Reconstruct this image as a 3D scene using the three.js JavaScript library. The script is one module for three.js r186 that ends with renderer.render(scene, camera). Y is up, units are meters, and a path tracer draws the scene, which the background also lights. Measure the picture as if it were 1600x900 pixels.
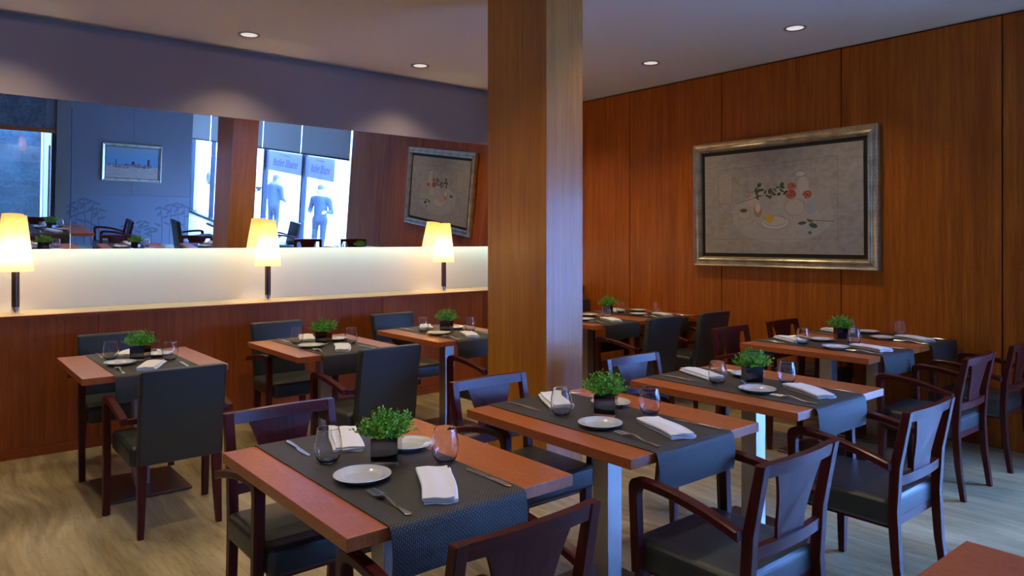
import * as THREE from 'three';
import { RoundedBoxGeometry } from 'three/addons/geometries/RoundedBoxGeometry.js';
import { mergeGeometries, mergeVertices, toCreasedNormals } from 'three/addons/utils/BufferGeometryUtils.js';
import { RectAreaLightUniformsLib } from 'three/addons/lights/RectAreaLightUniformsLib.js';
import { MarchingCubes } from 'three/addons/objects/MarchingCubes.js';

// ---------------------------------------------------------------- camera, sky, exposure
const scene = new THREE.Scene();
RectAreaLightUniformsLib.init();
const renderer = new THREE.WebGLRenderer({ antialias: true });
renderer.toneMapping = THREE.LinearToneMapping;
renderer.toneMappingExposure = 1.0;
renderer.shadowMap.enabled = true;

const FOCAL = 1128.9, HORIZON = 376.2, YAW = 0.8825, EYE = 1.46;   // pixels of the 1600 x 900 frame
const camera = new THREE.PerspectiveCamera(2 * Math.atan(450 / FOCAL) * 180 / Math.PI, 16 / 9, 0.05, 120);
camera.position.set(-5.858, EYE, 5.834);
camera.lookAt(-5.858 + Math.cos(YAW), EYE, 5.834 - Math.sin(YAW));
camera.setViewOffset(1600, 900, 0, 450 - HORIZON, 1600, 900);

scene.background = new THREE.Color().setRGB(7.2, 16, 45);        // bright overcast daylight, blue beside the warm lamps
const DOWNLIGHT = 3.3, LAMP = 0.78, TUBE = 16;

// ---------------------------------------------------------------- helpers
let seed = 7;
const rnd = () => { seed = (seed * 1664525 + 1013904223) >>> 0; return seed / 4294967296; };
const rr = (a, b) => a + (b - a) * rnd();
const names = new Map();
function numbered(n) { const k = names.get(n) ?? 0; names.set(n, k + 1); return k ? n + '_' + String(k).padStart(3, '0') : n; }
function shade(o) { o.castShadow = true; o.receiveShadow = true; return o; }
function part(name, geometry, material, parent) { const m = shade(new THREE.Mesh(geometry, material)); m.name = name; parent.add(m); return m; }
function group(name, parent) { const g = new THREE.Group(); g.name = name; parent.add(g); return g; }
function thing(name, label, category, [x, y, z] = [0, 0, 0], turn = 0, grp) {
  const o = new THREE.Group(); o.name = numbered(name); scene.add(o); o.position.set(x, y, z); o.rotation.y = turn;
  o.userData = { label, category }; if (grp) o.userData.group = grp; return o;
}
function struct(name) { const o = new THREE.Group(); o.name = numbered(name); scene.add(o); o.userData = { kind: 'structure' }; return o; }
const made = new Map();
function copyOf(key, build, name, label, category, pos, turn, grp) {        // first call builds, later ones clone
  let o;
  if (!made.has(key)) { o = thing(name, label, category, pos, turn, grp); build(o); made.set(key, o); return o; }
  o = made.get(key).clone(); o.name = numbered(name); o.userData = { label, category }; if (grp) o.userData.group = grp;
  o.position.set(...pos); o.rotation.set(0, turn, 0); scene.add(o); return o;
}
// uv in metres from the dominant direction of each face; along 'y' or 'x'/'z' for the grain
function metreUV(g, grain = 'y') {
  g = g.index ? g.toNonIndexed() : g;
  const p = g.attributes.position, n = g.attributes.normal, uv = new Float32Array(p.count * 2), v = new THREE.Vector3(), a = new THREE.Vector3(), b = new THREE.Vector3(), c = new THREE.Vector3();
  for (let i = 0; i < p.count; i += 3) {
    a.fromBufferAttribute(p, i); b.fromBufferAttribute(p, i + 1); c.fromBufferAttribute(p, i + 2);
    v.copy(b).sub(a).cross(c.clone().sub(a)); const ax = Math.abs(v.x), ay = Math.abs(v.y), az = Math.abs(v.z);
    for (let k = 0; k < 3; k++) {
      const q = k === 0 ? a : k === 1 ? b : c; let s, t;
      if (ax >= ay && ax >= az) [s, t] = grain === 'z' ? [q.y, q.z] : [q.z, q.y];
      else if (ay >= az) [s, t] = grain === 'x' ? [q.z, q.x] : [q.x, q.z];
      else [s, t] = grain === 'x' ? [q.y, q.x] : [q.x, q.y];
      uv[(i + k) * 2] = s; uv[(i + k) * 2 + 1] = t;
    }
  }
  g.setAttribute('uv', new THREE.BufferAttribute(uv, 2)); return g;
}
function box(x0, x1, y0, y1, z0, z1, grain = 'y', r = 0) {
  const w = x1 - x0, h = y1 - y0, d = z1 - z0;
  const g = r ? new RoundedBoxGeometry(w, h, d, 2, r) : new THREE.BoxGeometry(w, h, d);
  g.translate((x0 + x1) / 2, (y0 + y1) / 2, (z0 + z1) / 2); return metreUV(g, grain);
}
const merge = (list) => mergeGeometries(list.map((g) => { const q = g.index ? g.toNonIndexed() : g; for (const k of Object.keys(q.attributes)) if (!['position', 'normal', 'uv'].includes(k)) q.deleteAttribute(k); return q; }));
function cyl(r0, r1, h, x, y, z, seg = 24) { return new THREE.CylinderGeometry(r1, r0, h, seg).translate(x, y + h / 2, z); }
function lathe(pts, seg = 40) { return new THREE.LatheGeometry(pts.map(([x, y]) => new THREE.Vector2(x, y)), seg); }
// polygon in (z, y), extruded along x
function sideCut(points, x0, x1, bevel = 0.003, curved) {
  const s = new THREE.Shape(); if (curved) curved(s); else { s.moveTo(...points[0]); for (const q of points.slice(1)) s.lineTo(...q); s.closePath(); }
  const g = new THREE.ExtrudeGeometry(s, { depth: Math.abs(x1 - x0) - 2 * bevel, bevelEnabled: true, bevelThickness: bevel, bevelSize: bevel, bevelOffset: -bevel, bevelSegments: 1, curveSegments: 10 });
  g.translate(0, 0, Math.min(x0, x1) + bevel);
  g.applyMatrix4(new THREE.Matrix4().makeBasis(new THREE.Vector3(0, 0, 1), new THREE.Vector3(0, 1, 0), new THREE.Vector3(1, 0, 0)));   // shape x to z, shape depth to x (mirrors)
  flip(g); return metreUV(toCreasedNormals(g, 0.6));
}
function flip(g) {   // turn triangles after a mirroring matrix
  if (g.index) { const a = g.index.array; for (let i = 0; i < a.length; i += 3) [a[i], a[i + 1]] = [a[i + 1], a[i]]; } else {
    for (const at of Object.values(g.attributes)) for (let i = 0; i < at.count; i += 3) for (let k = 0; k < at.itemSize; k++) { const q = at.array, s = at.itemSize;[q[i * s + k], q[(i + 1) * s + k]] = [q[(i + 1) * s + k], q[i * s + k]]; }
  }
  g.computeVertexNormals(); return g;
}

// ---------------------------------------------------------------- noise and textures
function hash(x, y, s) { let h = (x * 374761393 + y * 668265263 + s * 982451653) | 0; h = Math.imul(h ^ (h >>> 13), 1274126177); return ((h ^ (h >>> 16)) >>> 0) / 4294967296; }
function vnoise(x, y, px, py, s) {   // periodic value noise, period px by py cells
  const ix = Math.floor(x), iy = Math.floor(y), fx = x - ix, fy = y - iy, u = fx * fx * (3 - 2 * fx), v = fy * fy * (3 - 2 * fy), m = (a, b) => ((a % b) + b) % b;
  const a = hash(m(ix, px), m(iy, py), s), b = hash(m(ix + 1, px), m(iy, py), s), c = hash(m(ix, px), m(iy + 1, py), s), d = hash(m(ix + 1, px), m(iy + 1, py), s);
  return a + (b - a) * u + (c - a) * v + (a - b - c + d) * u * v;
}
function dataTex(w, h, fn, metresU, metresV, srgb = true) {
  const data = new Uint8Array(w * h * 4);
  for (let y = 0; y < h; y++) for (let x = 0; x < w; x++) { const c = fn(x / w, y / h), o = (y * w + x) * 4; data[o] = c[0]; data[o + 1] = c[1]; data[o + 2] = c[2]; data[o + 3] = 255; }
  const t = new THREE.DataTexture(data, w, h); t.wrapS = t.wrapT = THREE.RepeatWrapping; t.magFilter = THREE.LinearFilter; t.minFilter = THREE.LinearMipmapLinearFilter; t.generateMipmaps = true;
  if (srgb) t.colorSpace = THREE.SRGBColorSpace; t.repeat.set(1 / metresU, 1 / metresV); t.needsUpdate = true; return t;
}
const lerp3 = (a, b, k) => [a[0] + (b[0] - a[0]) * k, a[1] + (b[1] - a[1]) * k, a[2] + (b[2] - a[2]) * k];
const clamp = (x) => Math.min(1, Math.max(0, x));
function veneer(light, dark, s) {      // straight-grained wood, v along the grain
  return dataTex(512, 1024, (u, v) => {
    const warp = vnoise(u * 6, v * 3, 6, 3, s) * 0.5;
    const fine = vnoise(u * 220 + warp, v * 14, 220, 14, s + 1), mid = vnoise(u * 46 + warp * 2, v * 4, 46, 4, s + 2), broad = vnoise(u * 7 + warp, v * 2, 7, 2, s + 3), pore = vnoise(u * 256, v * 60, 256, 60, s + 4);
    let k = 0.34 * fine + 0.36 * mid + 0.3 * broad; if (pore > 0.8) k -= 0.14;
    return lerp3(dark, light, clamp(k * 1.25 - 0.1));
  }, 1.0, 2.0);
}
const texWall = veneer([202, 112, 26], [140, 64, 8], 11), texPillar = veneer([212, 140, 46], [164, 96, 18], 31), texWainscot = veneer([182, 97, 36], [130, 60, 12], 51), texDark = veneer([92, 29, 24], [56, 16, 13], 71);
const texTable = dataTex(512, 512, (u, v) => {
  const sp = vnoise(u * 200, v * 90, 200, 90, 91), sp2 = vnoise(u * 60, v * 24, 60, 24, 92), broad = vnoise(u * 5, v * 3, 5, 3, 93);
  return lerp3([154, 76, 32], [206, 114, 54], clamp(0.5 * sp + 0.3 * sp2 + 0.2 * broad));
}, 0.42, 0.5);
const texFloor = dataTex(1024, 1024, (u, v) => {
  const w = vnoise(u * 5, v * 4, 5, 4, 111) * 1.2;
  const streak = vnoise(u * 60 + w * 3, v * 5, 60, 5, 112), fine = vnoise(u * 240 + w * 4, v * 22, 240, 22, 113), cloud = vnoise(u * 9 + w, v * 6, 9, 6, 114), pit = vnoise(u * 200, v * 70, 200, 70, 115);
  let k = 0.3 * streak + 0.24 * fine + 0.46 * cloud; if (pit > 0.82) k -= 0.12;
  return lerp3([136, 120, 84], [212, 197, 154], clamp(k * 1.4 - 0.2));
}, 2.4, 2.4);
const weaveH = (u, v) => { const n = 8, x = (u * n) % 1, y = (v * n) % 1, odd = (Math.floor(u * n) + Math.floor(v * n)) & 1; const a = odd ? x : y, b = odd ? y : x; return Math.pow(Math.sin(Math.PI * a), 0.6) * (0.55 + 0.45 * Math.sin(Math.PI * b)); };
const texWeave = dataTex(128, 128, (u, v) => { const n = 8, odd = (Math.floor(u * n) + Math.floor(v * n)) & 1, h = weaveH(u, v), c = odd ? [104, 100, 87] : [48, 49, 45]; return lerp3([14, 15, 16], c, clamp(h)); }, 0.046, 0.046);
const texWeaveBump = dataTex(128, 128, (u, v) => { const h = 255 * weaveH(u, v); return [h, h, h]; }, 0.046, 0.046, false);
const texLeatherBump = dataTex(256, 256, (u, v) => { const h = 255 * (0.6 * vnoise(u * 60, v * 60, 60, 60, 131) + 0.4 * vnoise(u * 25, v * 25, 25, 25, 132)); return [h, h, h]; }, 0.12, 0.12, false);
const texClothBump = dataTex(256, 256, (u, v) => { const h = 255 * (0.35 * Math.abs(Math.sin(u * 160)) + 0.35 * Math.abs(Math.sin(v * 160)) + 0.3 * vnoise(u * 20, v * 20, 20, 20, 133)); return [h, h, h]; }, 0.1, 0.1, false);
const texPlaster = dataTex(512, 512, (u, v) => { const k = 0.5 * vnoise(u * 12, v * 12, 12, 12, 141) + 0.5 * vnoise(u * 70, v * 70, 70, 70, 142); const c = 150 + 90 * k; return [c, c, c]; }, 2.2, 2.2);
const texSilver = dataTex(512, 256, (u, v) => {
  const k = 0.6 * vnoise(u * 24, v * 3, 24, 3, 151) + 0.4 * vnoise(u * 90, v * 20, 90, 20, 152); return lerp3([158, 146, 116], [214, 206, 184], clamp(k * 1.3 - 0.2));
}, 1.0, 0.2);
const offset = (t, u, v) => { const c = t.clone(); c.offset.set(u, v); c.needsUpdate = true; return c; };

const std = (o) => new THREE.MeshPhysicalMaterial(o);
const lin = (r, g, b) => new THREE.Color().setRGB(r, g, b);
const wallWood = [0, 1, 2].map((k) => std({ map: offset(texWall, k * 0.37, k * 0.21), roughness: 0.45, specularIntensity: 0.5, clearcoat: 0.12, clearcoatRoughness: 0.25 }));
const pillarWood = [0, 1, 2].map((k) => std({ map: offset(texPillar, k * 0.31, k * 0.4), roughness: 0.4, clearcoat: 0.5, clearcoatRoughness: 0.22 }));
const wainWood = [0, 1, 2].map((k) => std({ map: offset(texWainscot, k * 0.29, k * 0.3), roughness: 0.5, specularIntensity: 0.5, clearcoat: 0.14, clearcoatRoughness: 0.35 }));
const M = {
  ceiling: std({ color: lin(0.72, 0.71, 0.69), roughness: 0.95 }),
  mauve: std({ color: lin(0.34, 0.285, 0.28), roughness: 0.9 }),
  strip: std({ color: lin(0.82, 0.8, 0.72), roughness: 0.75 }),
  darkGap: std({ color: lin(0.06, 0.055, 0.05), roughness: 0.9 }),
  beige: std({ color: lin(0.5, 0.44, 0.36), roughness: 0.9 }),
  floor: std({ map: texFloor, roughness: 0.38, clearcoat: 0.15, clearcoatRoughness: 0.3 }),
  tableTop: std({ map: texTable, roughness: 0.36, clearcoat: 0.45, clearcoatRoughness: 0.28 }),
  dark: std({ map: texDark, roughness: 0.42, specularIntensity: 0.35, clearcoat: 0.24, clearcoatRoughness: 0.2 }),
  leather: std({ color: lin(0.033, 0.04, 0.036), roughness: 0.38, bumpMap: texLeatherBump, bumpScale: 0.0006 }),
  piping: std({ color: lin(0.02, 0.02, 0.02), roughness: 0.5 }),
  runner: std({ map: texWeave, roughness: 0.5, bumpMap: texWeaveBump, bumpScale: 0.0012, side: THREE.DoubleSide }),
  steel: std({ color: lin(0.48, 0.48, 0.48), metalness: 1, roughness: 0.36 }),
  plateBase: std({ color: lin(0.2, 0.17, 0.16), metalness: 0.9, roughness: 0.3 }),
  cutlery: std({ color: lin(0.86, 0.85, 0.82), metalness: 1, roughness: 0.24 }),
  chrome: std({ color: lin(0.75, 0.75, 0.76), metalness: 1, roughness: 0.12 }),
  bronze: std({ color: lin(0.12, 0.085, 0.07), metalness: 0.85, roughness: 0.3 }),
  china: std({ color: lin(0.63, 0.64, 0.63), roughness: 0.2, clearcoat: 0.6, clearcoatRoughness: 0.08 }),
  napkin: std({ color: lin(0.82, 0.82, 0.83), roughness: 0.95, bumpMap: texClothBump, bumpScale: 0.0005, sheen: 0.2 }),
  glass: std({ color: lin(1, 1, 1), roughness: 0, transmission: 1, thickness: 0, ior: 1.75 }),
  solidGlass: std({ color: lin(1, 1, 1), roughness: 0, transmission: 1, thickness: 0.004, ior: 1.5 }),
  pane: std({ color: lin(0.98, 0.99, 1), roughness: 0, transmission: 1, thickness: 0, ior: 1.45 }),
  blackGlass: std({ color: lin(0.008, 0.008, 0.009), roughness: 0.06, clearcoat: 1, clearcoatRoughness: 0.03 }),
  leaf: std({ color: lin(0.15, 0.42, 0.045), roughness: 0.6, side: THREE.DoubleSide, vertexColors: true }),
  mirror: std({ color: lin(0.9, 0.91, 0.92), metalness: 1, roughness: 0.0 }),
  silver: std({ map: texSilver, metalness: 0.85, roughness: 0.3 }),
  black: std({ color: lin(0.008, 0.008, 0.009), roughness: 0.6 }),
  frame: std({ color: lin(0.02, 0.022, 0.026), roughness: 0.4, metalness: 0.3 }),
  blind: std({ color: lin(0.52, 0.5, 0.48), roughness: 0.95, transmission: 0.12, thickness: 0 }),
  slate: std({ color: lin(0.15, 0.135, 0.135), roughness: 0.8 }),
  shade: std({ color: lin(0.95, 0.66, 0.32), roughness: 1, transmission: 0.55, thickness: 0, side: THREE.DoubleSide }),
  bulb: std({ color: lin(1, 0.9, 0.7), emissive: lin(1, 0.78, 0.5), emissiveIntensity: 6 }),
  lens: std({ color: lin(0.9, 0.9, 0.9), roughness: 0.5, emissive: lin(1, 0.96, 0.9), emissiveIntensity: 0.62 }),
  trim: std({ color: lin(0.45, 0.45, 0.45), metalness: 0.7, roughness: 0.3 }),
  court: std({ map: texPlaster, color: lin(0.09, 0.14, 0.14), roughness: 0.95 }),
  pavement: std({ map: texPlaster, color: lin(0.85, 0.85, 0.85), roughness: 0.9 }),
  facade: std({ map: texPlaster, color: lin(0.95, 0.94, 0.92), roughness: 0.9 }),
};

// ---------------------------------------------------------------- room shell
const CEIL = 3.05, WEST = -8.2, BACK = 15;
{
  const f = struct('floor'); part('floor_slab', box(WEST - 0.2, 0.25, -0.2, 0, -0.7, BACK + 0.2), M.floor, f);
  const c = struct('ceiling'); part('ceiling_slab', box(WEST - 0.2, 0.25, CEIL, CEIL + 0.2, -0.7, 9.15), M.ceiling, c); part('ceiling_slab', box(-3.95, 0.25, CEIL, CEIL + 0.2, 9.15, BACK + 0.2), M.ceiling, c);
  // right wall: tall veneered panels with open joints
  const r = struct('wall_right'); part('backing', box(0.022, 0.25, 0, CEIL, -0.7, 5.25), M.darkGap, r);
  const seams = [-0.455, 0.686, 1.827, 2.968, 4.109, 5.25];
  for (let k = 0; k < 5; k++) part('panel', box(0, 0.022, 0.004, 3.036, seams[k] + 0.005, seams[k + 1] - (k === 4 ? 0 : 0.005)), wallWood[(k * 2) % 3], r);
  part('end_post', box(0, 0.25, 0, CEIL, 5.25, 5.29), wallWood[1], r);
  // left wall: wainscot, ledge, lit white strip, mauve band over the mirror
  const l = struct('wall_left');
  part('masonry', box(WEST, 0.022, 0, CEIL, -0.7, -0.52), M.darkGap, l);
  part('white_strip', box(WEST, 0, 0.955, 1.62, -0.52, -0.5), M.strip, l);
  part('upper_band', box(WEST, 0, 2.47, 2.985, -0.52, -0.2), M.mauve, l);
  part('shadow_gap', box(WEST, 0, 2.985, CEIL, -0.52, -0.27), M.mauve, l);
  const ws = [WEST, -7.14, -6.0, -4.865, -3.725, -2.585, -1.445, -0.305, 0];
  part('wainscot_core', box(WEST, 0, 0, 0.935, -0.52, -0.02), M.darkGap, l);
  for (let k = 0; k < 8; k++) part('panel', box(ws[k] + 0.0018, ws[k + 1] - 0.0018, 0.072, 0.935, -0.02, 0), wainWood[k % 3], l);
  part('ledge', box(WEST, 0, 0.935, 0.955, -0.52, -0.035), std({ color: lin(0.5, 0.4, 0.27), roughness: 0.6 }), l); part('ledge_nosing', box(WEST, 0, 0.935, 0.955, -0.035, 0.006, 'x'), wainWood[1], l);
  const b = struct('baseboard_left'); part('plinth', box(WEST, 0, 0, 0.07, -0.02, 0.004, 'x'), wainWood[2], b);
  const w = struct('wall_west'); part('masonry', box(WEST - 0.2, WEST, 0, CEIL, -0.7, 9.1), M.beige, w);
  const bk = struct('wall_back'); part('masonry', box(-3.95, 0.25, 0, CEIL, BACK, BACK + 0.2), M.beige, bk); part('side_masonry', box(-3.9, -3.75, 0, CEIL, 9.15, BACK), M.beige, bk);
}
// pillar of veneered boards between the two rows of tables
{
  const [x0, x1, z0, z1] = [-3.06, -2.768, 2.19, 2.745], p = struct('pillar');
  part('core', box(x0 + 0.012, x1 - 0.012, 0, CEIL, z0 + 0.012, z1 - 0.012), M.darkGap, p);
  const zc = [z0, 2.5, z1];
  for (let k = 0; k < 2; k++) { part('board', box(x0, x0 + 0.012, 0, CEIL, zc[k] + 0.0004, zc[k + 1] - 0.0004), pillarWood[k], p); part('board', box(x1 - 0.012, x1, 0, CEIL, zc[k], zc[k + 1]), pillarWood[k], p); }
  const xc = [x0 + 0.012, x0 + 0.19, x1 - 0.012];
  for (let k = 0; k < 2; k++) { part('board', box(xc[k], xc[k + 1], 0, CEIL, z1 - 0.012, z1), pillarWood[(k + 1) % 3], p); part('board', box(xc[k], xc[k + 1], 0, CEIL, z0, z0 + 0.012), pillarWood[k], p); }
}
// leaning mirror in two sheets over the lit strip
const LEAN = THREE.MathUtils.degToRad(4.25);
for (const [x0, x1, label] of [[-6.6, -5.0, 'left end sheet of the long leaning wall mirror'], [-4.997, -0.02, 'long leaning wall mirror over the glowing white strip']]) {
  const m = thing('wall_mirror', label, 'mirror', [0, 1.4, -0.295]); m.rotation.x = LEAN;
  part('mirror_glass', box(x0, x1, 0, 1.085, -0.006, 0), M.mirror, m);
}
{ // fluorescent tube hidden behind the lower edge of the mirror
  const t = thing('strip_light', 'hidden tube light behind the lower edge of the mirror', 'light', [0, 1.5, -0.37]);
  part('tube', new THREE.CylinderGeometry(0.009, 0.009, 5.9, 10).rotateZ(Math.PI / 2).translate(-2.98, 0, 0), std({ color: lin(1, 1, 1), emissive: lin(0.95, 1, 0.93), emissiveIntensity: 1 }), t);
  const a = new THREE.RectAreaLight(lin(0.8, 1, 0.88), TUBE, 6.2, 0.03); a.position.set(-3.1, 1.488, -0.37); a.lookAt(-3.1, 0.9, -0.5); scene.add(a);
}
// ---------------------------------------------------------------- street windows in the right wall, blinds, banners
{
  const posts = [5.29, 7.42, 9.5, 11.5, 13.2, 15];
  for (let k = 0; k < 5; k++) {
    const [z0, z1] = [posts[k], posts[k + 1]], w = struct('window_' + (k + 1));
    part('mullion', box(0.03, 0.13, 0.06, 2.98, z1 - 0.035, z1 + 0.035), M.frame, w); if (!k) part('mullion', box(0.03, 0.13, 0.06, 2.98, z0, z0 + 0.05), M.frame, w);
    part('head', box(0.03, 0.13, 2.98, CEIL, z0, z1), M.frame, w); part('sill', box(0, 0.25, 0, 0.06, z0, z1), M.frame, w);
    part('pane', box(0.078, 0.084, 0.06, 2.98, z0 + (k ? 0.035 : 0.05), z1 - 0.035), M.pane, w);
    const b = thing('roller_blind', ['grey roller blind of the window bay nearest the still life picture', 'grey roller blind of the second window bay', 'grey roller blind of the window bay behind the pillar', 'grey roller blind of the fourth window bay', 'grey roller blind of the far window bay beyond the partition'][k], 'blind', [-0.02, 0, 0], 0, 'roller blinds of the street windows');
    part('fabric', box(-0.001, 0.001, 2.07, 2.98, z0 + 0.02, z1 - 0.02), M.blind, b); part('bottom_bar', box(-0.008, 0.008, 2.035, 2.07, z0 + 0.02, z1 - 0.02), M.frame, b); part('roller', new THREE.CylinderGeometry(0.022, 0.022, z1 - z0 - 0.04, 14).rotateX(Math.PI / 2).translate(0, 3.0, (z0 + z1) / 2), M.frame, b);
  }
}
function canvasTex(w, h, draw) { const c = document.createElement('canvas'); c.width = w; c.height = h; draw(c.getContext('2d'), w, h); const t = new THREE.CanvasTexture(c); t.colorSpace = THREE.SRGBColorSpace; return t; }
{
  const words = canvasTex(1024, 256, (g, w, h) => {
    g.fillStyle = '#b4b0ca'; g.fillRect(0, 0, w, h); g.fillStyle = '#4c4c6c'; g.font = 'italic bold 120px serif'; g.textAlign = 'center'; g.textBaseline = 'middle'; g.fillText('Bufet lliure', w / 2, h * 0.56);
    g.fillRect(w * 0.36, h * 0.13, w * 0.05, 7); g.fillRect(w * 0.44, h * 0.15, w * 0.2, 7);
  });
  const film = std({ map: words, roughness: 0.9, transmission: 0.12, thickness: 0, side: THREE.DoubleSide });
  for (const [z0, z1, label] of [[7.5, 9.44, 'wide lilac banner with script lettering across the second window'], [6.1, 7.36, 'short lilac banner with script lettering beside the mullion']]) {
    const b = thing('window_banner', label, 'banner', [0.09, 0, 0], 0, 'lettered banners on the street windows');
    const g = new THREE.PlaneGeometry(z1 - z0, 0.42).rotateY(Math.PI / 2).translate(0, 1.81, (z0 + z1) / 2); part('film', g, film, b);
  }
}
// slate partition with the small seascape, glazed court beside it
{
  const p = struct('wall_partition'), Z = 9.0;
  part('core', box(-3.75, -1.62, 0, CEIL, Z + 0.012, Z + 0.15), M.slate, p);
  part('panel', box(-3.75, -2.686, 0.965, CEIL, Z, Z + 0.012), M.slate, p); part('panel', box(-2.68, -1.62, 0.965, CEIL, Z, Z + 0.012), M.slate, p);
  const mural = canvasTex(1024, 512, (g, w, h) => {
    g.fillStyle = '#757981'; g.fillRect(0, 0, w, h); g.strokeStyle = '#5b5e66'; g.fillStyle = '#5b5e66'; g.lineCap = 'round';
    const stalk = (x, y, bend) => { g.lineWidth = 9; g.beginPath(); g.moveTo(x, h); g.quadraticCurveTo(x - bend, (y + h) / 2, x + bend * 2, y); g.stroke(); for (const [f, sd, tilt] of [[0, 1, 0.5], [0.02, -1, 0.4], [0.12, 1, 1.0], [0.3, -1, -0.4], [0.52, 1, -0.5]]) { g.save(); g.translate(x + bend * (1 - f), y + (h - y) * f); g.rotate(sd * tilt); g.beginPath(); g.ellipse(sd * 36, 0, 34, 10, 0, 0, 7); g.fill(); g.restore(); } };
    for (const [x, y, b] of [[40, 90, 4], [95, 60, 6], [170, 80, -6], [240, 110, 10], [330, 330, 4], [430, 260, -20], [520, 300, 16], [610, 360, 0], [690, 380, -8], [770, 140, 12], [830, 70, -8], [880, 40, 6], [950, 80, -10], [1000, 120, 0]]) stalk(x, y, b);
  });
  const g = new THREE.BoxGeometry(2.13, 0.955, 0.012).translate(-2.685, 0.4775, Z + 0.006); part('mural_panel', g, std({ map: mural, color: lin(0.78, 0.72, 0.7), roughness: 0.8 }), p);
  part('end_post', box(-3.93, -3.75, 0, CEIL, Z - 0.01, Z + 0.15), std({ color: lin(0.16, 0.13, 0.1), roughness: 0.7 }), p);
  const w = struct('window_6'), GX = -5.6;
  part('transom', box(GX, -3.93, 2.02, 2.09, Z + 0.02, Z + 0.12), wainWood[0], w); part('sill', box(GX, -3.93, 0, 0.08, Z, Z + 0.14), M.frame, w);
  part('upper_panel', box(GX, -4.1, 2.09, CEIL, Z + 0.04, Z + 0.1), std({ map: texPlaster, color: lin(0.2, 0.21, 0.22), roughness: 0.9 }), w); part('upper_post', box(-4.1, -3.93, 2.09, CEIL, Z + 0.03, Z + 0.11), M.slate, w);
  part('mullion', box(-3.995, -3.93, 0.08, 2.02, Z + 0.02, Z + 0.12), M.frame, w); part('mullion', box(GX, GX + 0.06, 0.08, 2.02, Z + 0.02, Z + 0.12), M.frame, w);
  part('pane', box(GX + 0.06, -3.995, 0.08, 2.02, Z + 0.066, Z + 0.072), M.pane, w); part('handle_bar', box(-4.05, -4.02, 0.5, 1.8, Z - 0.04, Z - 0.01), M.steel, w);
  const q = struct('wall_south'); part('masonry', box(WEST, GX, 0, CEIL, Z, Z + 0.15), M.beige, q);
  const c = struct('wall_courtyard'); part('masonry', box(-9.5, -3.95, -0.2, 5.5, 10.9, 11.1), M.court, c); part('ground', box(-9.5, -3.95, -0.25, -0.02, 9.15, 10.9), M.court, c);
}
// ---------------------------------------------------------------- street outside
{
  const s = struct('street_ground'); part('pavement', box(0.25, 40, -0.75, -0.4, -12, 60), M.pavement, s);
  const f = struct('street_facade'); part('masonry', box(16, 16.6, -0.4, 3.6, -4, 60), M.facade, f);
  for (let k = 0; k < 9; k++) part('shop_window', box(15.9, 16.0, 0.3, 2.6, 8 + k * 5, 11 + k * 5), std({ color: lin(0.4, 0.42, 0.45), roughness: 0.3 }), f);
}
// ---------------------------------------------------------------- downlights
function downlight(x, z, label) {
  copyOf('downlight', (o) => {
    part('trim_ring', lathe([[0.062, 0.004], [0.062, 0], [0.078, -0.004], [0.082, 0.002], [0.082, 0.004]], 32), M.trim, o);
    part('diffuser', lathe([[0, -0.001], [0.04, -0.0005], [0.064, 0.003]], 32), M.lens, o);
  }, 'ceiling_downlight', label, 'downlight', [x, CEIL - 0.006, z], 0, 'recessed ceiling downlights');
  const s = new THREE.SpotLight(lin(1, 0.8, 0.5), DOWNLIGHT, 0, 1.0, 0.75, 2); s.position.set(x, CEIL - 0.02, z); s.target.position.set(x, 0, z); s.castShadow = true; s.shadow.radius = 2; scene.add(s, s.target);
}
{
  const seen = { '1,0': 'round downlight in the ceiling near the top left', '2,0': 'round downlight in the ceiling just left of the pillar', '3,1': 'round downlight in the ceiling just right of the pillar', '3,2': 'round downlight in the ceiling above the still life picture' };
  const xs = [-5.43, -3.886, -2.34, -0.804], zs = [0.247, 1.639, 3.013, 4.39, 5.77];
  xs.forEach((x, i) => zs.slice(0, i < 2 ? 4 : 3).forEach((z, k) => downlight(x, z, seen[i + ',' + k] ?? 'round ceiling downlight above the picture edge')));
}
// ---------------------------------------------------------------- table lamps on the ledge
function tableLamp(x, label) {
  copyOf('lamp', (o) => {
    part('foot_ring', cyl(0.026, 0.026, 0.05, 0, 0, 0, 28), M.chrome, o);
    part('stem', cyl(0.024, 0.024, 0.27, 0, 0.05, 0, 28), M.bronze, o);
    part('shade', new THREE.CylinderGeometry(0.066, 0.108, 0.385, 48, 1, true).translate(0, 0.295 + 0.1925, 0), M.shade, o);
    part('bulb', new THREE.SphereGeometry(0.028, 20, 14).translate(0, 0.42, 0), M.bulb, o);
    part('bulb_holder', cyl(0.018, 0.014, 0.08, 0, 0.315, 0, 18), M.chrome, o);
  }, 'table_lamp', label, 'lamp', [x, 0.955, -0.182], 0, 'table lamps on the ledge');
  const p = new THREE.PointLight(lin(1, 0.72, 0.4), LAMP, 0, 2); p.position.set(x, 0.955 + 0.42, -0.182); p.castShadow = true; p.shadow.radius = 1.2; scene.add(p);
}
tableLamp(-5.338, 'cream cone table lamp at the left edge of the picture');
tableLamp(-3.577, 'cream cone table lamp in the middle of the lit ledge');
tableLamp(-1.794, 'cream cone table lamp nearest the pillar');

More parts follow.
